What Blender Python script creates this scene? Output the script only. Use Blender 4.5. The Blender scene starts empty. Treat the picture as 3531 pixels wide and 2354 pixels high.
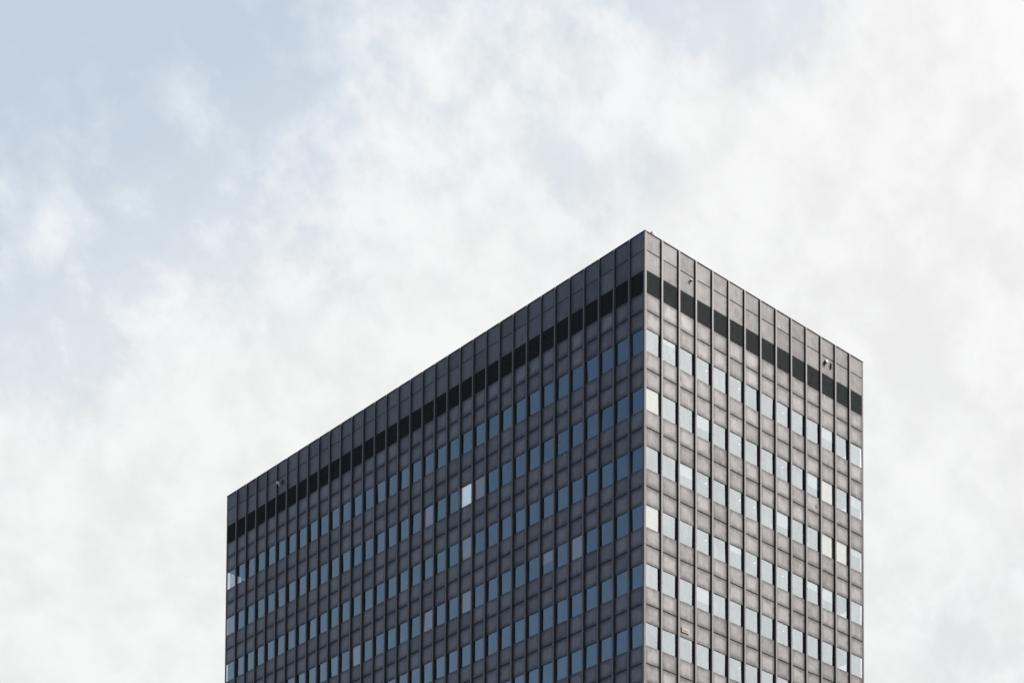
import bpy, math, random
from mathutils import Vector, Matrix
random.seed(11)
scene = bpy.context.scene
col = scene.collection

# ------------------------------------------------------------------ scale
B = 1.45                       # one facade bay in metres
CAM_Z = 1.7                    # eye height
TOP = CAM_Z + 51.8827 * B      # roof edge

# ------------------------------------------------------------------ camera
F, CX, CY = 6747.99, 2813.12, 4660.12
YAW, PIT, ROL = 0.752980, 0.0493024, -0.00219516
W, H = 3531.0, 2354.0
Y0 = 0.0
CAM = Vector((-54.15191 * B, -60.59678 * B, CAM_Z))
fw = Vector((math.cos(PIT) * math.cos(YAW), math.cos(PIT) * math.sin(YAW), math.sin(PIT)))
rt = Vector((math.sin(YAW), -math.cos(YAW), 0))
up = rt.cross(fw)
r2 = math.cos(ROL) * rt + math.sin(ROL) * up
u2 = -math.sin(ROL) * rt + math.cos(ROL) * up
cam = bpy.data.cameras.new('camera')
cam.sensor_fit = 'HORIZONTAL'
cam.sensor_width = 36.0
cam.lens = 36.0 * F / W
cam.shift_x = (W / 2 - CX) / W
cam.shift_y = (CY - H / 2) / W
cam.clip_start = 0.5
cam.clip_end = 20000
camo = bpy.data.objects.new('camera', cam)
col.objects.link(camo)
camo.matrix_world = Matrix(((r2.x, u2.x, -fw.x, CAM.x), (r2.y, u2.y, -fw.y, CAM.y),
                            (r2.z, u2.z, -fw.z, CAM.z), (0, 0, 0, 1)))
scene.camera = camo

# ------------------------------------------------------------------ world, sun, exposure
SUN_AZ, SUN_EL = math.radians(-62), math.radians(48)
sun_dir = Vector((math.cos(SUN_EL) * math.cos(SUN_AZ), math.cos(SUN_EL) * math.sin(SUN_AZ), math.sin(SUN_EL)))


SKY_OFF = (8.3, 6.2, 1.9)


class NT:
    """small helper around a node tree"""
    def __init__(self, tree):
        self.t = tree; self.n = tree.nodes; self.l = tree.links

    def new(self, kind, **kw):
        nd = self.n.new(kind)
        for k, v in kw.items():
            setattr(nd, k, v)
        return nd

    def put(self, sock, v):
        if isinstance(v, bpy.types.NodeSocket):
            self.l.new(v, sock)
        else:
            sock.default_value = v

    def math(self, op, a, b=None, c=None, clamp=False):
        nd = self.new('ShaderNodeMath', operation=op, use_clamp=clamp)
        self.put(nd.inputs[0], a)
        if b is not None: self.put(nd.inputs[1], b)
        if c is not None: self.put(nd.inputs[2], c)
        return nd.outputs[0]

    def vmath(self, op, a, b=None, scale=None):
        nd = self.new('ShaderNodeVectorMath', operation=op)
        self.put(nd.inputs[0], a)
        if b is not None: self.put(nd.inputs[1], b)
        if scale is not None: self.put(nd.inputs['Scale'], scale)
        return nd.outputs['Value'] if op in ('DOT_PRODUCT', 'LENGTH') else nd.outputs[0]

    def ramp(self, v, a, b, lo=0.0, hi=1.0, smooth=True):
        nd = self.new('ShaderNodeMapRange', interpolation_type='SMOOTHSTEP' if smooth else 'LINEAR', clamp=True)
        self.put(nd.inputs['Value'], v)
        for k, x in (('From Min', a), ('From Max', b), ('To Min', lo), ('To Max', hi)):
            self.put(nd.inputs[k], x)
        return nd.outputs['Result']

    def noise(self, vec, scale, detail=3, rough=.5, dist=0.0):
        nd = self.new('ShaderNodeTexNoise')
        self.put(nd.inputs['Vector'], vec)
        nd.inputs['Scale'].default_value = scale
        nd.inputs['Detail'].default_value = detail
        nd.inputs['Roughness'].default_value = rough
        nd.inputs['Distortion'].default_value = dist
        return nd.outputs['Fac']

    def mix(self, f, a, b, blend='MIX'):
        nd = self.new('ShaderNodeMix', data_type='RGBA', blend_type=blend)
        self.put(nd.inputs[0], f); self.put(nd.inputs[6], a); self.put(nd.inputs[7], b)
        return nd.outputs[2]


world = bpy.data.worlds.new('World')
scene.world = world
world.use_nodes = True
g = NT(world.node_tree)
g.n.clear()
tc = g.new('ShaderNodeTexCoord')
d = g.vmath('NORMALIZE', tc.outputs['Generated'])
sky = g.new('ShaderNodeTexSky', sky_type='NISHITA', sun_disc=False)
sky.sun_elevation = SUN_EL
sky.sun_rotation = math.radians(90) - SUN_AZ
sky.altitude = 100
sky.air_density = 1.0
sky.dust_density = 1.0
sky.ozone_density = 3.0
clear = g.vmath('SCALE', sky.outputs['Color'], scale=0.082)
d0 = d
d = g.vmath('ADD', d, SKY_OFF)
n_big = g.noise(d, 5.0, 2, .5, .2)
n_mid = g.noise(d, 15.0, 7, .60, .12)
n_fine = g.noise(d, 40.0, 5, .58, .15)
d = d0
# the deck thins out towards the left of the view, thick on the sun's side
t_ax = g.vmath('DOT_PRODUCT', d, (-0.664, -0.127, 0.735))
r_ax = g.math('MAXIMUM', g.vmath('DOT_PRODUCT', d, (0.669, -0.743, 0.0)), 0.0)
gr = g.math('SUBTRACT', t_ax, g.math('MULTIPLY', r_ax, 0.85))
gr = g.math('MINIMUM', gr, 0.90)
gr = g.math('MAXIMUM', gr, -0.12)
dens = g.math('ADD', g.math('MULTIPLY', g.math('SUBTRACT', n_mid, .5), 0.78),
              g.math('MULTIPLY', g.math('SUBTRACT', n_fine, .5), 0.28))
dens = g.math('ADD', dens, g.math('MULTIPLY', g.math('SUBTRACT', n_big, .5), 0.30))
dens = g.math('SUBTRACT', g.math('ADD', dens, 0.070), g.math('MULTIPLY', gr, 2.7))
cover = g.ramp(dens, -0.22, 0.16)
cover = g.math('MAXIMUM', cover, g.ramp(gr, 0.075, -0.02, 0.0, 0.80))
veil = g.ramp(gr, 0.745, 0.13)                      # thin high haze
sund = g.math('MAXIMUM', g.vmath('DOT_PRODUCT', d, tuple(sun_dir)), 0.0)
glow = g.math('POWER', sund, 3.0)
lum = g.math('ADD', 0.897, g.math('MULTIPLY', glow, 0.74))
shade = g.ramp(g.math('ADD', n_fine, g.math('MULTIPLY', n_mid, .6)), 0.58, 1.02, 0.930, 1.035)
lum = g.math('MULTIPLY', lum, shade)
thick = g.ramp(dens, -0.08, 0.26)
ccol = g.mix(thick, (0.925, 0.975, 1.015, 1), (0.995, 1.0, 1.003, 1))
grey = g.ramp(g.math('ADD', g.math('MULTIPLY', n_big, .45), g.math('MULTIPLY', n_mid, .55)), .49, .39)
ccol = g.mix(g.math('MULTIPLY', grey, .75), ccol, (0.880, 0.930, 0.955, 1))
ccol = g.mix(glow, ccol, (1.17, 1.0, 0.97, 1), 'MULTIPLY')
ccol = g.vmath('SCALE', ccol, scale=lum)
skyc = g.mix(veil, clear, (0.550, 0.643, 0.745, 1))
skyc = g.mix(cover, skyc, ccol)
bg = g.new('ShaderNodeBackground')
g.put(bg.inputs['Color'], skyc)
bg.inputs['Strength'].default_value = 1.0
wo = g.new('ShaderNodeOutputWorld')
g.l.new(bg.outputs[0], wo.inputs['Surface'])

sl = bpy.data.lights.new('sun', 'SUN')
sl.energy = 3.9
sl.angle = math.radians(12)
sl.color = (1.0, 0.965, 0.92)
slo = bpy.data.objects.new('sun', sl)
col.objects.link(slo)
slo.rotation_euler = (-sun_dir).to_track_quat('-Z', 'Y').to_euler()
slo.location = sun_dir * 300

vs = scene.view_settings
scene.display_settings.display_device = 'sRGB'
vs.view_transform = 'Standard'
vs.look = 'None'
vs.exposure = 0.0
vs.gamma = 1.0
vs.use_curve_mapping = False
scene.render.filter_size = 1.1
scene.cycles.max_bounces = 8
scene.cycles.transparent_max_bounces = 12


# ------------------------------------------------------------------ materials
def material(name):
    m = bpy.data.materials.new(name)
    m.use_nodes = True
    t = NT(m.node_tree)
    bsdf = next(n for n in m.node_tree.nodes if n.type == 'BSDF_PRINCIPLED')
    return m, t, bsdf


def plain(name, rgb, rough=.6, metal=0.0, var=.12, scale=6.0, spec=.5):
    m, t, b = material(name)
    o = t.new('ShaderNodeTexCoord')
    n = t.noise(o.outputs['Object'], scale, 4, .6)
    c = t.mix(n, tuple(x * (1 - var) for x in rgb) + (1,), tuple(x * (1 + var) for x in rgb) + (1,))
    t.put(b.inputs['Base Color'], c)
    b.inputs['Roughness'].default_value = rough
    b.inputs['Metallic'].default_value = metal
    b.inputs['Specular IOR Level'].default_value = spec
    return m


def panel_material(name, rim, drips, scratches, blob=None, tone=1.0):
    """weathered grey-bronze metal sheet: grime along the rim, run marks, chalky drips, scratches"""
    m, t, b = material(name)
    o = t.new('ShaderNodeTexCoord')
    oi = t.new('ShaderNodeObjectInfo')
    rnd = oi.outputs['Random']
    off = t.new('ShaderNodeCombineXYZ')
    t.put(off.inputs[0], t.math('MULTIPLY', rnd, 37.0))
    t.put(off.inputs[1], t.math('MULTIPLY', rnd, 91.0))
    t.put(off.inputs[2], t.math('MULTIPLY', rnd, 53.0))
    P0 = o.outputs['Object']
    P = t.vmath('ADD', P0, off.outputs[0])
    sp = t.new('ShaderNodeSeparateXYZ'); t.put(sp.inputs[0], P0)
    rnd2 = t.math('FRACT', t.math('MULTIPLY', rnd, 17.31))
    rnd3 = t.math('FRACT', t.math('MULTIPLY', rnd, 71.7))
    c0 = t.mix(rnd2, (0.257, 0.2505, 0.250, 1), (0.267, 0.2655, 0.262, 1))
    c0 = t.mix(t.math('MULTIPLY', t.ramp(rnd3, .72, 1.0), .55), c0, (0.205, 0.190, 0.192, 1))
    val = t.math('ADD', 0.83 * tone, t.math('MULTIPLY', rnd, 0.27 * tone))
    # soft blotches
    nb = t.noise(P, 1.6, 4, .55, .3)
    val = t.math('MULTIPLY', val, t.ramp(nb, .3, .7, .88, 1.10))
    # run marks, stretched vertically
    ps = t.vmath('MULTIPLY', P, (9.0, 9.0, 0.55))
    ns = t.noise(ps, 1.0, 5, .6)
    val = t.math('MULTIPLY', val, t.ramp(ns, .32, .68, .93, 1.06))
    # rim grime, ragged inner edge
    ax = t.math('ABSOLUTE', sp.outputs[0]); az = t.math('ABSOLUTE', sp.outputs[2])
    ex = t.math('SUBTRACT', 0.66, ax); ez = t.math('SUBTRACT', 0.57, az)
    e = t.math('SMOOTH_MIN', ex, ez, 0.25)
    e = t.math('ADD', e, t.math('MULTIPLY', t.math('SUBTRACT', t.noise(P, 3.2, 5, .6), .5), .30))
    clean = t.ramp(e, -0.02, 0.38)
    val = t.math('MULTIPLY', val, t.math('ADD', 1 - rim, t.math('MULTIPLY', clean, rim * 1.26)))
    colr = t.vmath('SCALE', c0, scale=val)
    # chalky drips
    pd = t.vmath('MULTIPLY', P, (14.0, 14.0, 0.8))
    nd = t.noise(pd, 1.0, 3, .5, .6)
    mk = t.ramp(t.noise(P, 1.3, 2, .5), .46, .66)
    dr = t.math('MULTIPLY', t.ramp(nd, .60, .70), mk)
    colr = t.mix(t.math('MULTIPLY', dr, drips), colr, (0.50, 0.48, 0.45, 1))
    # scratches and smears: thin contour lines of a noise field inside a patch
    if scratches:
        nl = t.noise(P, 5.0, 3, .6, 1.2)
        ln = t.ramp(t.math('ABSOLUTE', t.math('SUBTRACT', nl, .5)), .004, .022, 1.0, 0.0)
        pc = t.ramp(t.noise(P, 1.9, 1, .5), .52, .66)
        sc = t.math('MULTIPLY', ln, pc)
        dark = t.math('GREATER_THAN', rnd2, .35)
        sc_col = t.mix(dark, (0.46, 0.44, 0.42, 1), (0.13, 0.12, 0.115, 1))
        colr = t.mix(t.math('MULTIPLY', sc, scratches), colr, sc_col)
    if blob:                       # a rubbed-on dark smudge with its own outline
        bx, bz, br, amt = blob
        dv = t.vmath('SUBTRACT', P0, (bx, 0.0, bz))
        dv = t.vmath('MULTIPLY', dv, (1.0, 0.0, 0.8))
        rr_ = t.math('ADD', t.vmath('LENGTH', dv), t.math('MULTIPLY', t.math('SUBTRACT', t.noise(P, 6.0, 3, .6, .8), .5), .22))
        sm = t.math('MULTIPLY', t.ramp(rr_, br, br * .72), t.ramp(t.noise(P, 14.0, 2, .5, 1.0), .3, .55, .45, 1.0))
        colr = t.mix(t.math('MULTIPLY', sm, amt), colr, (0.10, 0.093, 0.09, 1))
    t.put(b.inputs['Base Color'], colr)
    t.put(b.inputs['Roughness'], t.ramp(nb, .2, .8, .36, .56))
    b.inputs['Specular IOR Level'].default_value = 0.45
    b.inputs['Metallic'].default_value = 0.30
    bp = t.new('ShaderNodeBump')
    bp.inputs['Strength'].default_value = 0.08
    bp.inputs['Distance'].default_value = 0.05
    t.put(bp.inputs['Height'], t.noise(P, 1.1, 2, .5))
    t.put(b.inputs['Normal'], bp.outputs[0])
    return m


M = {}
M['spandrel'] = panel_material('weathered_spandrel_metal', 0.54, 0.50, 0.55)
M['parapet'] = panel_material('weathered_parapet_metal', 0.06, 0.75, 0.25, None, 0.86)
M['smudge_a'] = panel_material('smudged_parapet_metal_a', 0.06, 0.4, 0.25, (0.0, 0.06, .24, .40), 0.86)
M['smudge_b'] = panel_material('smudged_parapet_metal_b', 0.06, 0.4, 0.25, (0.06, 0.03, .30, .45), 0.86)
M['smudge_c'] = panel_material('smudged_spandrel_metal', 0.50, 0.4, 0.4, (0.34, -0.13, .17, .85))
M['streaked'] = panel_material('streaked_spandrel_metal', 0.35, 0.95, 0.3)
M['flange'] = plain('mullion_metal', (0.236, 0.227, 0.226), .45, 0.6, .14, 2.5)
M['web'] = plain('shaded_web_metal', (0.040, 0.047, 0.048), .7)  # shade of the channel behind each flange painted into the web colour
M['coping'] = plain('coping_metal', (0.030, 0.029, 0.032), .45)
M['louver'] = plain('black_louver_paint', (0.135, 0.152, 0.156), .8, 0.0, .12, 6.0, .10)
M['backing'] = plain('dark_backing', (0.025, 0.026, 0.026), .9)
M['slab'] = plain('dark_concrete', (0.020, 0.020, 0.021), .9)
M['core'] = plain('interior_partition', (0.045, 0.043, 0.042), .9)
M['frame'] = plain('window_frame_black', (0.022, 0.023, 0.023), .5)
M['cream'] = plain('cream_blind', (0.60, 0.475, 0.33), .8, 0, .03)
M['grey_blind'] = plain('grey_blind', (0.42, 0.41, 0.39), .8, 0, .05)
M['mauve'] = plain('mauve_blind', (0.92, 0.64, 0.52), .8, 0, .05)
M['white_paint'] = plain('white_enamel', (0.78, 0.79, 0.80), .35, 0, .05)
M['grey_paint'] = plain('grey_housing', (0.10, 0.10, 0.105), .5, 0, .1)
M['black_paint'] = plain('black_antenna', (0.018, 0.018, 0.019), .5)
M['sign_face'] = plain('sign_board_face', (0.50, 0.44, 0.40), .5, 0, .06, 20)
M['sign_ink'] = plain('sign_brown_marks', (0.11, 0.075, 0.062), .6)
M['sign_edge'] = plain('sign_dark_edge', (0.06, 0.045, 0.04), .6)
M['roofing'] = plain('roof_gravel', (0.16, 0.155, 0.15), .95, 0, .3, 40)

# coated glass: part mirror, part see-through, slightly wavy
m = bpy.data.materials.new('coated_window_glass'); m.use_nodes = True
t = NT(m.node_tree); t.n.clear()
o = t.new('ShaderNodeTexCoord'); oi = t.new('ShaderNodeObjectInfo')
off = t.new('ShaderNodeCombineXYZ')
for i, k in enumerate((31.0, 17.0, 57.0)):
    t.put(off.inputs[i], t.math('MULTIPLY', oi.outputs['Random'], k))
P = t.vmath('ADD', o.outputs['Object'], off.outputs[0])
bp = t.new('ShaderNodeBump'); bp.inputs['Strength'].default_value = 0.11; bp.inputs['Distance'].default_value = 0.06
t.put(bp.inputs['Height'], t.noise(P, 0.9, 1, .5))
gl = t.new('ShaderNodeBsdfGlossy'); gl.inputs['Roughness'].default_value = 0.02
gl.inputs['Color'].default_value = (0.82, 0.965, 1.0, 1)
t.put(gl.inputs['Normal'], bp.outputs[0])
tr = t.new('ShaderNodeBsdfTransparent'); tr.inputs['Color'].default_value = (0.86, 0.90, 0.92, 1)
mx = t.new('ShaderNodeMixShader')
dirt = t.noise(t.vmath('MULTIPLY', P, (3.0, 3.0, 1.0)), 1.5, 4, .6)
geo = t.new('ShaderNodeNewGeometry')
front = t.math('SUBTRACT', 1.0, geo.outputs['Backfacing'])      # only the outer face of each pane is coated
t.put(mx.inputs[0], t.math('MULTIPLY', t.ramp(dirt, .3, .7, .44, .48), front))
tint = t.mix(front, (1, 1, 1, 1), (0.86, 0.90, 0.92, 1))
t.put(tr.inputs['Color'], tint)
t.l.new(tr.outputs[0], mx.inputs[1]); t.l.new(gl.outputs[0], mx.inputs[2])
mo = t.new('ShaderNodeOutputMaterial'); t.l.new(mx.outputs[0], mo.inputs['Surface'])
M['glass'] = m

m, t, b = material('lit_lamp_globe')
b.inputs['Base Color'].default_value = (0.9, 0.87, 0.75, 1)
b.inputs['Emission Color'].default_value = (1.0, 0.93, 0.70, 1)
b.inputs['Emission Strength'].default_value = 1.1
M['globe'] = m
m, t, b = material('added_pane_glow')  # added glow that brightens one left-face pane, no lamp behind it
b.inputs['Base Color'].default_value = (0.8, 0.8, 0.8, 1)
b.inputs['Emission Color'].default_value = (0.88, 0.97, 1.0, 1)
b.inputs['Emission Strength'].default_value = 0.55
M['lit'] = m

m, t, b = material('plaza_ground')
o = t.new('ShaderNodeTexCoord')
n = t.noise(o.outputs['Object'], .4, 6, .6)
t.put(b.inputs['Base Color'], t.mix(n, (0.085, 0.083, 0.08, 1), (0.15, 0.147, 0.14, 1)))
b.inputs['Roughness'].default_value = .9
M['ground'] = m


# ------------------------------------------------------------------ mesh helpers
class MB:
    def __init__(self):
        self.v = []; self.f = []; self.mi = []

    def box(self, x0, x1, y0, y1, z0, z1, mi=0):
        i = len(self.v)
        self.v += [(x0, y0, z0), (x1, y0, z0), (x1, y1, z0), (x0, y1, z0),
                   (x0, y0, z1), (x1, y0, z1), (x1, y1, z1), (x0, y1, z1)]
        self.f += [(i, i + 3, i + 2, i + 1), (i + 4, i + 5, i + 6, i + 7), (i, i + 1, i + 5, i + 4),
                   (i + 1, i + 2, i + 6, i + 5), (i + 2, i + 3, i + 7, i + 6), (i + 3, i, i + 4, i + 7)]
        self.mi += [mi] * 6
        return self

    def prism(self, pts, z0, z1, mi=0):
        """pts counter-clockwise seen from above"""
        n = len(pts); i = len(self.v)
        self.v += [(x, y, z0) for x, y in pts] + [(x, y, z1) for x, y in pts]
        self.f.append(tuple(i + k for k in reversed(range(n)))); self.mi.append(mi)
        self.f.append(tuple(i + n + k for k in range(n))); self.mi.append(mi)
        for k in range(n):
            q = (k + 1) % n
            self.f.append((i + k, i + q, i + n + q, i + n + k)); self.mi.append(mi)
        return self

    def quad(self, a, b, c, dd, mi=0):
        i = len(self.v); self.v += [a, b, c, dd]; self.f.append((i, i + 1, i + 2, i + 3)); self.mi.append(mi)
        return self

    def lathe(self, prof, n=16, axis='Z', c=(0, 0, 0), mi=0, closed=True):
        """prof: list of (radius, height)"""
        i = len(self.v)
        for r, h in prof:
            for k in range(n):
                a = 2 * math.pi * k / n
                x, y, z = r * math.cos(a), r * math.sin(a), h
                if axis == 'Y': x, y, z = x, h, y
                if axis == 'X': x, y, z = h, x, y
                self.v.append((x + c[0], y + c[1], z + c[2]))
        for j in range(len(prof) - 1):
            for k in range(n):
                q = (k + 1) % n
                self.f.append((i + j * n + k, i + j * n + q, i + (j + 1) * n + q, i + (j + 1) * n + k)); self.mi.append(mi)
        if closed:
            self.f.append(tuple(i + k for k in reversed(range(n)))); self.mi.append(mi)
            self.f.append(tuple(i + (len(prof) - 1) * n + k for k in range(n))); self.mi.append(mi)
        return self

    def mesh(self, name, mats, smooth=False):
        me = bpy.data.meshes.new(name)
        me.from_pydata(self.v, [], self.f)
        for mm in (mats if isinstance(mats, (list, tuple)) else [mats]):
            me.materials.append(mm)
        me.polygons.foreach_set('material_index', self.mi)
        if smooth:
            me.polygons.foreach_set('use_smooth', [True] * len(self.f))
        me.update()
        return me


def obj(name, me, parent=None, loc=(0, 0, 0), rotz=0.0):
    ob = bpy.data.objects.new(name, me)
    col.objects.link(ob)
    ob.parent = parent
    ob.location = loc
    ob.rotation_euler = (0, 0, rotz)
    return ob


def tag(ob, label, cat, group=None):
    ob['label'] = label; ob['category'] = cat
    if group: ob['group'] = group
    return ob


def recalc(me):
    import bmesh
    bm = bmesh.new(); bm.from_mesh(me)
    bmesh.ops.recalc_face_normals(bm, faces=bm.faces)
    bm.to_mesh(me); bm.free()
    return me


# ------------------------------------------------------------------ ground
gm = MB().quad((-4000, -4000, 0), (4000, -4000, 0), (4000, 4000, 0), (-4000, 4000, 0)).mesh('ground', M['ground'])
gr_o = obj('ground', gm); gr_o['kind'] = 'structure'

# ------------------------------------------------------------------ tower: levels in bays below the roof edge
NR, NL = 14, 34
S0 = -0.0184
ER, EL = 14.047, 34.094       # outer edges of the far end posts
PD = 0.075                     # corner posts stand just proud of the panels
PJ, LT, LB = 0.7726, 1.6464, 2.6252
J0, FL, WO, BO = 3.4049, 2.55115, 0.8003, 1.7705
NF = 18
GAP = 0.014
DP, DG = 0.088, 0.117           # depth of panel face and of glass behind the mullion face (bays)


def zl(lv):                     # level in bays below the roof -> metres
    return TOP - lv * B


def jl(i): return J0 + FL * i
def wl(i): return jl(i) + WO
def bl(i): return jl(i) + BO
def fin(k): return k + S0


tower = bpy.data.objects.new('office_tower', None)
col.objects.link(tower)
tag(tower, 'dark weathered-metal office tower with close vertical mullions and a black louvre band', 'office tower')


def place(name, me, face, s, depth, z, parent=tower):
    """face R: runs along +x, faces -y.  face L: runs along +y, faces -x"""
    if face == 'R':
        return obj(name, me, parent, (s * B, depth * B, z))
    return obj(name, me, parent, (depth * B, s * B, z), -math.pi / 2)


def pix(p):
    dd = Vector(p) - CAM
    z = dd.dot(fw)
    return CX + F * dd.dot(r2) / z, CY - F * dd.dot(u2) / z


def in_view(face, m, lv_top):
    s = m + .5
    x, y = pix((s * B, 0, zl(lv_top)) if face == 'R' else (0, s * B, zl(lv_top)))
    return y < 2354 - Y0 + 25


# --- structure: floor slabs, core
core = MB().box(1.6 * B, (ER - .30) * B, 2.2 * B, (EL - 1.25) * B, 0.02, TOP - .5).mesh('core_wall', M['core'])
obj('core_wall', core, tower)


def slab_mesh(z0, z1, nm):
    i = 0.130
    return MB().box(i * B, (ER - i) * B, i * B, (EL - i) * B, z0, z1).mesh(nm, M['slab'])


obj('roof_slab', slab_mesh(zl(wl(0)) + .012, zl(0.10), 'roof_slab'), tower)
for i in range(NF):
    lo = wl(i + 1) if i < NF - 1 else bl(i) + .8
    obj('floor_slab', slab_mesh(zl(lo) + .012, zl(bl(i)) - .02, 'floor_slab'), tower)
rd = MB().box(.25 * B, (ER - .25) * B, .25 * B, (EL - .25) * B, zl(.099), zl(.075)).mesh('roof_deck', M['roofing'])
obj('roof_deck', rd, tower)
# inner partitions of the end rooms (the corner room of the top storey is open from side to side)
pm = MB().box(.150 * B, .165 * B, (EL - 1.20) * B, (EL - .15) * B, zl(bl(1)), zl(wl(1)) + .002).mesh('partition', M['core'])
px = MB().box(.167 * B, 1.59 * B, (EL - 1.225) * B, (EL - 1.205) * B, zl(bl(1)), zl(wl(1)) + .002).mesh('partition', M['core'])
pr = MB().box(12.90 * B, (ER - .15) * B, .150 * B, .165 * B, zl(bl(0)), zl(wl(0)) + .002).mesh('partition', M['core'])
for i in range(8):
    if i:
        obj('partition', pm, tower, (0, 0, -(i - 1) * FL * B))
        obj('partition', px, tower, (0, 0, -(i - 1) * FL * B))
    obj('partition', pr, tower, (0, 0, -i * FL * B))

# --- mullions (flange in front, thin lip, shade-darkened web behind), spliced at every storey joint
cuts = [0.0] + [jl(i) for i in range(NF)] + [TOP / B]


def mullion_mesh(sgn, name):
    mb = MB()
    for a, b_ in zip(cuts[:-1], cuts[1:]):
        z1, z0 = -a * B - (.007 if a else 0), -b_ * B + .007
        xs = sorted((0.0, sgn * .066 * B))
        mb.box(xs[0], xs[1], 0, .026 * B, z0, z1, 0)
        xs = sorted((sgn * .071 * B, sgn * .092 * B))
        mb.box(xs[0], xs[1], .010 * B, .04 * B, z0, z1, 0)
    xs = sorted((sgn * .010 * B, sgn * .082 * B))
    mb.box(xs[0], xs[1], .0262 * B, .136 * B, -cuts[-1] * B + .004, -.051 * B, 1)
    xs = sorted((-sgn * .002 * B, sgn * .098 * B))                # stepped cap that carries the coping line over the mullion
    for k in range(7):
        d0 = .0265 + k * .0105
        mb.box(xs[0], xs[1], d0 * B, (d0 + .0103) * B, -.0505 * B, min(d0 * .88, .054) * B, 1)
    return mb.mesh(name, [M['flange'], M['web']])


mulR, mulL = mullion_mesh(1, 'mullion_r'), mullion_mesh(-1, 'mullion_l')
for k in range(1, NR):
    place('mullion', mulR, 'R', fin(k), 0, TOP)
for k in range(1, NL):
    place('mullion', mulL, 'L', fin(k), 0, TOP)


# corner posts with shallow grooves, spliced too
def post(pts, nm):
    mb = MB()
    for a, b_ in zip(cuts[:-1], cuts[1:]):
        mb.prism(pts, -b_ * B + .006, -a * B - (.006 if a else 0), 0)
    return recalc(mb.mesh(nm, M['flange']))


q = lambda L: [(x * B, y * B) for x, y in L]
def angle_post(x0, y0, dx, dy, w):
    """L-shaped corner angle with a shallow groove down each leg; dx, dy point inwards"""
    L = [(0, 0), (.34 * w, 0), (.34 * w, .012), (.55 * w, .012), (.55 * w, 0), (w, 0), (w, .05), (.05, .05), (.05, w), (0, w),
         (0, .55 * w), (.012, .55 * w), (.012, .34 * w), (0, .34 * w)]
    return q([(x0 + dx * x, y0 + dy * y) for x, y in L])


obj('corner_post', post(angle_post(PD, PD, 1, 1, .104), 'corner_post'), tower, (0, 0, TOP + .028 * B))
obj('corner_post', post(angle_post(ER, PD, -1, 1, .082), 'corner_post'), tower, (0, 0, TOP + .028 * B))
obj('corner_post', post(angle_post(PD, EL, 1, -1, .060), 'corner_post'), tower, (0, 0, TOP + .028 * B))
obj('corner_post', post(angle_post(ER, EL, -1, -1, .082), 'corner_post'), tower, (0, 0, TOP + .028 * B))

# --- coping along the roof edge, one length per bay between mullions
for face, n in (('R', NR), ('L', NL)):
    for mm in range(n):
        a = fin(mm) + .10 if mm else (.062 if face == 'R' else .3425)
        b_ = fin(mm + 1) if mm < n - 1 else (ER + .014 if face == 'R' else EL + .014)
        me = MB().box(-(b_ - a) / 2 * B, (b_ - a) / 2 * B, .0, .28 * B, -.026 * B, .0).mesh('coping', M['coping'])
        place('coping', me, face, (a + b_) / 2, .062, TOP + .058 * B)


# --- cladding panels
def panel_mesh(w, h, nm, mat):
    """folded metal tray: flat face, chamfered edge, returns"""
    t_, c = .030 * B, .010 * B
    x, z = w / 2, h / 2
    v = [(-x + c, 0, -z + c), (x - c, 0, -z + c), (x - c, 0, z - c), (-x + c, 0, z - c),
         (-x, c, -z), (x, c, -z), (x, c, z), (-x, c, z),
         (-x, t_, -z), (x, t_, -z), (x, t_, z), (-x, t_, z)]
    f = [(0, 1, 2, 3), (8, 11, 10, 9)]
    for k in range(4):
        n = (k + 1) % 4
        f.append((4 + k, 4 + n, n, k)); f.append((8 + k, 8 + n, 4 + n, 4 + k))
    me = bpy.data.meshes.new(nm); me.from_pydata(v, [], f); me.materials.append(mat); me.update()
    return me


def span(face, n, mm):
    a = fin(mm) + .084 if mm else PD + .100
    b_ = fin(mm + 1) + .010 if mm < n - 1 else (ER - .078 if face == 'R' else EL - .056)
    return a, b_


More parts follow.
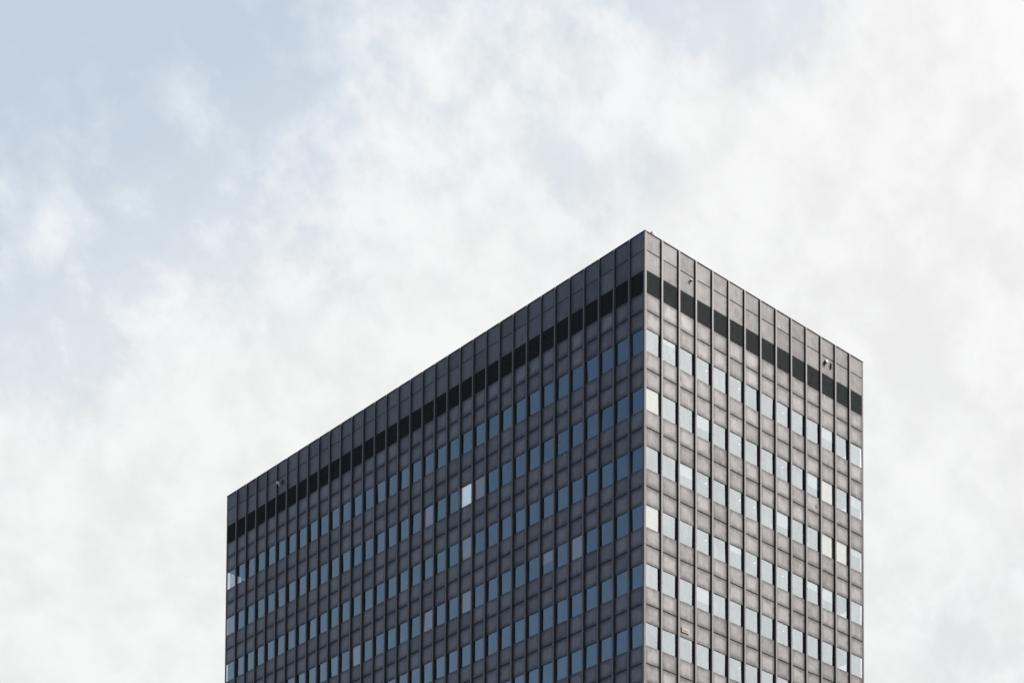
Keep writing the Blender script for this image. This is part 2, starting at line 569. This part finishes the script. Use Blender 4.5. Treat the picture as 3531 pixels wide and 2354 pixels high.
cache = {}
joined = {'R': MB(), 'L': MB()}
rows = [('parapet_panel', -.045, PJ, 'parapet'), ('parapet_panel', PJ, LT, 'parapet'), ('sill_panel', LB, J0, 'spandrel')]
for i in range(NF):
    rows.append(('head_panel', jl(i), wl(i), 'spandrel'))
    rows.append(('sill_panel', bl(i), jl(i + 1) if i < NF - 1 else bl(i) + .8, 'spandrel'))
for face, n in (('R', NR), ('L', NL)):
    for mm in range(n):
        a, b_ = span(face, n, mm)
        for nm, l0, l1, mt in rows:
            g0 = GAP if nm != 'sill_panel' or l0 == LB else 0.0
            g1 = GAP if nm != 'head_panel' else 0.0
            if l1 == LT: g1 = 0.0
            if l0 == LB: g0 = 0.0
            t0, t1 = l0 + g0, l1 - g1
            if not in_view(face, mm, t0):
                mb = joined[face]; z0, z1 = zl(t1), zl(t0)
                if face == 'R': mb.box(a * B, b_ * B, DP * B, (DP + .03) * B, z0, z1)
                else: mb.box(DP * B, (DP + .03) * B, a * B, b_ * B, z0, z1)
                continue
            note = None
            if face == 'R':
                if mm == 5 and nm == 'parapet_panel':
                    mt, note = ('smudge_a' if l0 < 0 else 'smudge_b'), 'parapet panel with a rubbed dark smudge'
                if mm == 10 and l0 == bl(1): mt, note = 'smudge_c', 'panel with a dark smudge at its lower right'
                if mm == 11 and (l0 in (LB, jl(0), bl(0))): mt, note = 'streaked', 'panel with pale vertical run marks'
            key = (round(b_ - a, 4), round(t1 - t0, 4), mt)
            if key not in cache:
                cache[key] = panel_mesh((b_ - a) * B, (t1 - t0) * B, nm, M[mt])
            po = place(nm, cache[key], face, (a + b_) / 2, DP + random.uniform(-.002, .003), zl((t0 + t1) / 2))
            if note: po['label'] = note
for face in 'RL':
    ob = obj('lower_panels', joined[face].mesh('lower_panels', M['spandrel']), tower); ob['kind'] = 'stuff'

# --- louvre band under the parapet
lcache = {}
for face, n in (('R', NR), ('L', NL)):
    for mm in range(n):
        a, b_ = span(face, n, mm)
        key = round(b_ - a, 4)
        if key not in lcache:
            w, h = (b_ - a) * B, (LB - LT) * B
            mb = MB()
            ns = 26; p = h / ns
            for k in range(ns):
                z = -h / 2 + (k + .5) * p
                y0, y1 = .004 * B, .034 * B
                # slat sloping down and outwards
                mb.v += []
                i0 = len(mb.v)
                for x in (-w / 2, w / 2):
                    mb.v += [(x, y0, z - p * .42), (x, y0, z - p * .20), (x, y1, z + p * .42), (x, y1, z + p * .22)]
                for fc in ((0, 1, 5, 4), (1, 2, 6, 5), (2, 3, 7, 6), (3, 0, 4, 7), (0, 3, 2, 1), (4, 5, 6, 7)):
                    mb.f.append(tuple(i0 + c for c in fc)); mb.mi.append(0)
            mb.box(-w / 2, w / 2, .036 * B, .040 * B, -h / 2, h / 2, 1)
            mb.box(-w / 2, w / 2, .002 * B, .02 * B, h / 2 - .012 * B, h / 2 - .001, 0)
            mb.box(-w / 2, -w / 2 + .012 * B, .002 * B, .02 * B, -h / 2, h / 2 - .0125 * B, 0)
            lcache[key] = mb.mesh('louver', [M['louver'], M['backing']])
        place('louver', lcache[key], face, (a + b_) / 2, DP, zl((LT + LB) / 2))

# --- windows: frame > pane, blind, lamp
BLIND_R = {(0, 1): 'cream', (0, 3): 'cream', (11, 1): 'cream', (11, 2): 'cream', (12, 2): 'cream'}
BLIND_L = {(11, 1): .6, (15, 1): .55, (12, 2): .5, (4, 3): 1.0, (6, 3): .9, (12, 3): 1.0, (15, 3): 1.1, (21, 3): 1.1, (33, 1): 1.1}
LAMPS = {(3, 0), (5, 0), (8, 0), (3, 1), (5, 1), (8, 1), (3, 2), (5, 2), (6, 2), (8, 2), (3, 3), (6, 3), (8, 3), (3, 4), (8, 4), (5, 5)}
BRIGHT_L = (12, 1)  # the pane brightened by an added glowing sheet
wcache = {}
rb = random.Random(3)
blind_m = {}
lowg, lowf = MB(), MB()


def frame_mesh(w, h):
    mb = MB(); t_ = .009 * B
    y0, y1 = -.006 * B, .010 * B
    mb.box(-w / 2, w / 2, y0, y1, h / 2 - t_, h / 2).box(-w / 2, w / 2, y0, y1, -h / 2, -h / 2 + t_)
    mb.box(-w / 2, -w / 2 + t_, y0, y1, -h / 2 + t_ + .0005, h / 2 - t_ - .0005)
    mb.box(w / 2 - t_, w / 2, y0, y1, -h / 2 + t_ + .0005, h / 2 - t_ - .0005)
    return mb.mesh('window', M['frame'])


globe = MB().lathe([(.001, -.042), (.026, -.036), (.042, -.018), (.047, 0), (.042, .018), (.026, .036), (.001, .042)], 12).mesh('ceiling_lamp', M['globe'], True)
for face, n in (('R', NR), ('L', NL)):
    for mm in range(n):
        a, b_ = span(face, n, mm)
        a -= .005
        w, h = (b_ - a) * B, (BO - WO) * B
        for i in range(NF):
            zc = zl((wl(i) + bl(i)) / 2)
            if not in_view(face, mm, wl(i)):
                x = (a * B + .02, b_ * B - .02)
                if face == 'R': lowg.quad((x[0], DG * B, zc - h / 2), (x[1], DG * B, zc - h / 2), (x[1], DG * B, zc + h / 2), (x[0], DG * B, zc + h / 2))
                else: lowg.quad((DG * B, x[1], zc - h / 2), (DG * B, x[0], zc - h / 2), (DG * B, x[0], zc + h / 2), (DG * B, x[1], zc + h / 2))
                continue
            key = round(w, 4)
            if key not in wcache:
                t_ = .0095 * B
                wcache[key] = (frame_mesh(w, h),
                               MB().box(-w / 2 + t_, w / 2 - t_, -.003, .003, -h / 2 + t_, h / 2 - t_).mesh('pane', M['glass']))
            wo_ = place('window', wcache[key][0], face, (a + b_) / 2, DG, zc)
            pn = obj('pane', wcache[key][1], wo_)
            pn.rotation_euler = (math.radians(random.gauss(0, .45)), 0, math.radians(random.gauss(0, .45)))
            kind = None
            if face == 'R' and (mm, i) in BLIND_R: kind = 'cream'
            if face == 'L' and (mm, i) in BLIND_L: kind = 'mauve'
            if face == 'L' and (mm, i) == BRIGHT_L: kind = 'lit'
            part = .0
            if face == 'R' and kind is None and rb.random() < .2:
                kind, part = 'grey_blind', rb.uniform(.2, .7)
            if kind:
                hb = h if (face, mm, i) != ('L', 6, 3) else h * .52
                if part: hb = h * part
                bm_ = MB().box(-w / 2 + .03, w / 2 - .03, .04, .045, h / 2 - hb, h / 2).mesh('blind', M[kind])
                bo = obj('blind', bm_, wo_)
                bo['label'] = {'cream': 'drawn cream blind', 'mauve': 'drawn pinkish grey blind', 'grey_blind': 'part-lowered grey blind', 'lit': 'pale glowing sheet added to make the pane bright'}[kind]
            if face == 'R' and (mm, i) in LAMPS:
                lx = {3: .20, 5: .29, 8: .09, 6: .22}[mm] + random.uniform(-.03, .03)
                obj('ceiling_lamp', globe, wo_, ((lx + .30) * B, .34 * B, .36 * B))
ob = obj('lower_glazing', lowg.mesh('lower_glazing', M['glass']), tower); ob['kind'] = 'stuff'

# --- the two far sides and the lobby, seen only from elsewhere
bk, bgz = MB(), MB()
for i in range(-1, NF):
    l1 = wl(i + 1) if i < NF - 1 else bl(i) + .8
    l0 = bl(i) if i >= 0 else .03
    bk.box((ER - .11) * B, (ER - .08) * B, .105 * B, (EL - .105) * B, zl(l1), zl(l0))
    bk.box(.105 * B, (ER - .115) * B, (EL - .11) * B, (EL - .08) * B, zl(l1), zl(l0))
    if i >= 0:
        bgz.box((ER - .195) * B, (ER - .19) * B, .2 * B, (EL - .2) * B, zl(bl(i)), zl(wl(i)))
        bgz.box(.2 * B, (ER - .2) * B, (EL - .195) * B, (EL - .19) * B, zl(bl(i)), zl(wl(i)))
for k in range(1, NL):
    bk.box((ER - .078) * B, ER * B, fin(k) * B, (fin(k) + .1) * B, 0, TOP)
for k in range(1, NR):
    bk.box(fin(k) * B, (fin(k) + .1) * B, (EL - .078) * B, EL * B, 0, TOP)
ob = obj('far_side_cladding', bk.mesh('far_side_cladding', M['flange']), tower); ob['kind'] = 'stuff'
ob = obj('far_side_glazing', bgz.mesh('far_side_glazing', M['glass']), tower); ob['kind'] = 'stuff'
lz = zl(bl(NF - 1) + .8)
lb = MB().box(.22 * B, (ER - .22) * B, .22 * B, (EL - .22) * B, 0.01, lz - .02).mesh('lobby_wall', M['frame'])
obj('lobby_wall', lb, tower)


# ------------------------------------------------------------------ small things fixed to the facades and the roof
def thing(name, label, cat, face, s, depth, z, group=None):
    e = bpy.data.objects.new(name, None); col.objects.link(e)
    tag(e, label, cat, group)
    if face == 'R':
        e.location = (s * B, depth * B, z)
    else:
        e.location = (depth * B, s * B, z); e.rotation_euler = (0, 0, -math.pi / 2)
    return e


# round wall lamp on the third bay
e = thing('wall_lamp', 'small round white wall lamp with a dark underside on the third parapet bay', 'wall lamp', 'R', 2.71, DP, zl(1.0))
obj('mounting_arm', MB().lathe([(.022, 0), (.022, -.05)], 10, 'Y').mesh('mounting_arm', M['black_paint']), e, (0, 0, .0))
obj('housing', MB().lathe([(.004, .088), (.046, .075), (.073, .042), (.083, 0), (.081, -.025)], 16).mesh('housing', M['white_paint'], True), e, (0.01, -.105, 0.0))
obj('lens', MB().lathe([(.078, -.026), (.070, -.058), (.042, -.083), (.004, -.091)], 16).mesh('lens', M['black_paint'], True), e, (0.01, -.105, 0.0))

# drum antenna and bar antenna on the right-hand face
e = thing('drum_antenna', 'round white-faced drum antenna beside a bar antenna near the right end of the parapet', 'antenna', 'R', 11.36, DP, zl(1.075), 'drum antennas on the parapet')
obj('housing', MB().lathe([(.105, -.02), (.125, -.05), (.13, -.19)], 18, 'Y').mesh('housing', M['grey_paint']), e)
obj('radome', MB().lathe([(.128, -.191), (.12, -.215), (.075, -.235), (.004, -.242)], 18, 'Y').mesh('radome', M['white_paint'], True), e)
obj('bracket', MB().box(-.03, .03, -.03, 0, -.2, .05).mesh('bracket', M['black_paint']), e)
e = thing('bar_antenna', 'slim black vertical bar antenna right of the drum antenna on the lit face', 'antenna', 'R', 11.76, DP, zl(1.10), 'bar antennas on the parapet')
obj('radome', MB().box(-.036, .036, -.10, -.03, -.19, .19).mesh('radome', M['black_paint']), e)
obj('bracket', MB().box(-.022, .022, -.029, 0, -.15, -.10).box(-.022, .022, -.029, 0, .10, .15).mesh('bracket', M['grey_paint']), e)

# the same pair on the left-hand face, its drum with a feed box below
e = thing('drum_antenna', 'white drum antenna with a small box below it on the dark left face', 'antenna', 'L', 28.83, DP, zl(1.05), 'drum antennas on the parapet')
obj('housing', MB().lathe([(.10, -.02), (.115, -.05), (.12, -.19)], 18, 'Y').mesh('housing', M['white_paint']), e)
obj('radome', MB().lathe([(.118, -.191), (.11, -.215), (.07, -.235), (.004, -.242)], 18, 'Y').mesh('radome', M['white_paint'], True), e)
obj('feed_box', MB().box(.07, .15, -.12, -.02, -.26, -.15).mesh('feed_box', M['white_paint']), e)
obj('bracket', MB().box(-.03, .03, -.03, 0, -.22, .05).mesh('bracket', M['black_paint']), e)
e = thing('bar_antenna', 'slim black vertical bar antenna beside the drum on the dark left face', 'antenna', 'L', 28.47, DP, zl(1.10), 'bar antennas on the parapet')
obj('radome', MB().box(-.032, .032, -.10, -.03, -.17, .17).mesh('radome', M['black_paint']), e)
obj('bracket', MB().box(-.022, .022, -.029, 0, -.13, -.08).box(-.022, .022, -.029, 0, .08, .13).mesh('bracket', M['grey_paint']), e)

# small notice board above a window
e = thing('notice_board', 'small pale notice board with brown marks fixed above a window in the third bay', 'notice board', 'R', 2.445, DP - .006, zl(16.64))
wd, ht = .60, .285
obj('board', MB().box(-wd / 2, wd / 2, -.05, -.01, -ht / 2, ht / 2).mesh('board', M['sign_face']), e)
obj('edge_strip', MB().box(-wd / 2 - .018, -wd / 2 - .001, -.045, 0, -ht / 2 - .02, ht / 2 + .01)
    .box(-wd / 2 - .0005, wd / 2, -.045, 0, -ht / 2 - .022, -ht / 2 - .001).mesh('edge_strip', M['sign_edge']), e)
mk = MB()
rr = random.Random(5)
x = -wd / 2 + .05
while x < wd / 2 - .07:
    ww = rr.uniform(.03, .05)
    mk.box(x, x + .012, -.054, -.0502, -.095, rr.uniform(0.0, .06))
    zz_ = rr.uniform(-.07, .0)
    mk.box(x + .013, x + ww, -.054, -.0502, zz_, zz_ + .02)
    if rr.random() < .6:
        mk.box(x + ww - .01, x + ww, -.0541, -.0502, -.09, zz_ - .002)
    x += ww + .015
obj('marks', mk.mesh('marks', M['sign_ink']), e)

# faceted white roof housing behind the roof edge
e = bpy.data.objects.new('roof_housing', None); col.objects.link(e)
tag(e, 'small faceted white roof housing with a dark strap just behind the roof corner', 'roof vent')
e.location = (.70 * B, .27 * B, zl(.075) + .003)
obj('base', MB().box(-.20, .20, -.16, .16, 0, .08).mesh('base', M['grey_paint']), e)
obj('cowl', recalc(MB().lathe([(.17, .0805), (.19, .20), (.205, .46), (.17, .56), (.09, .60), (.02, .61)], 8).mesh('cowl', M['white_paint'])), e)
obj('strap', MB().box(.19, .225, -.04, .04, .081, .53).mesh('strap', M['black_paint']), e)
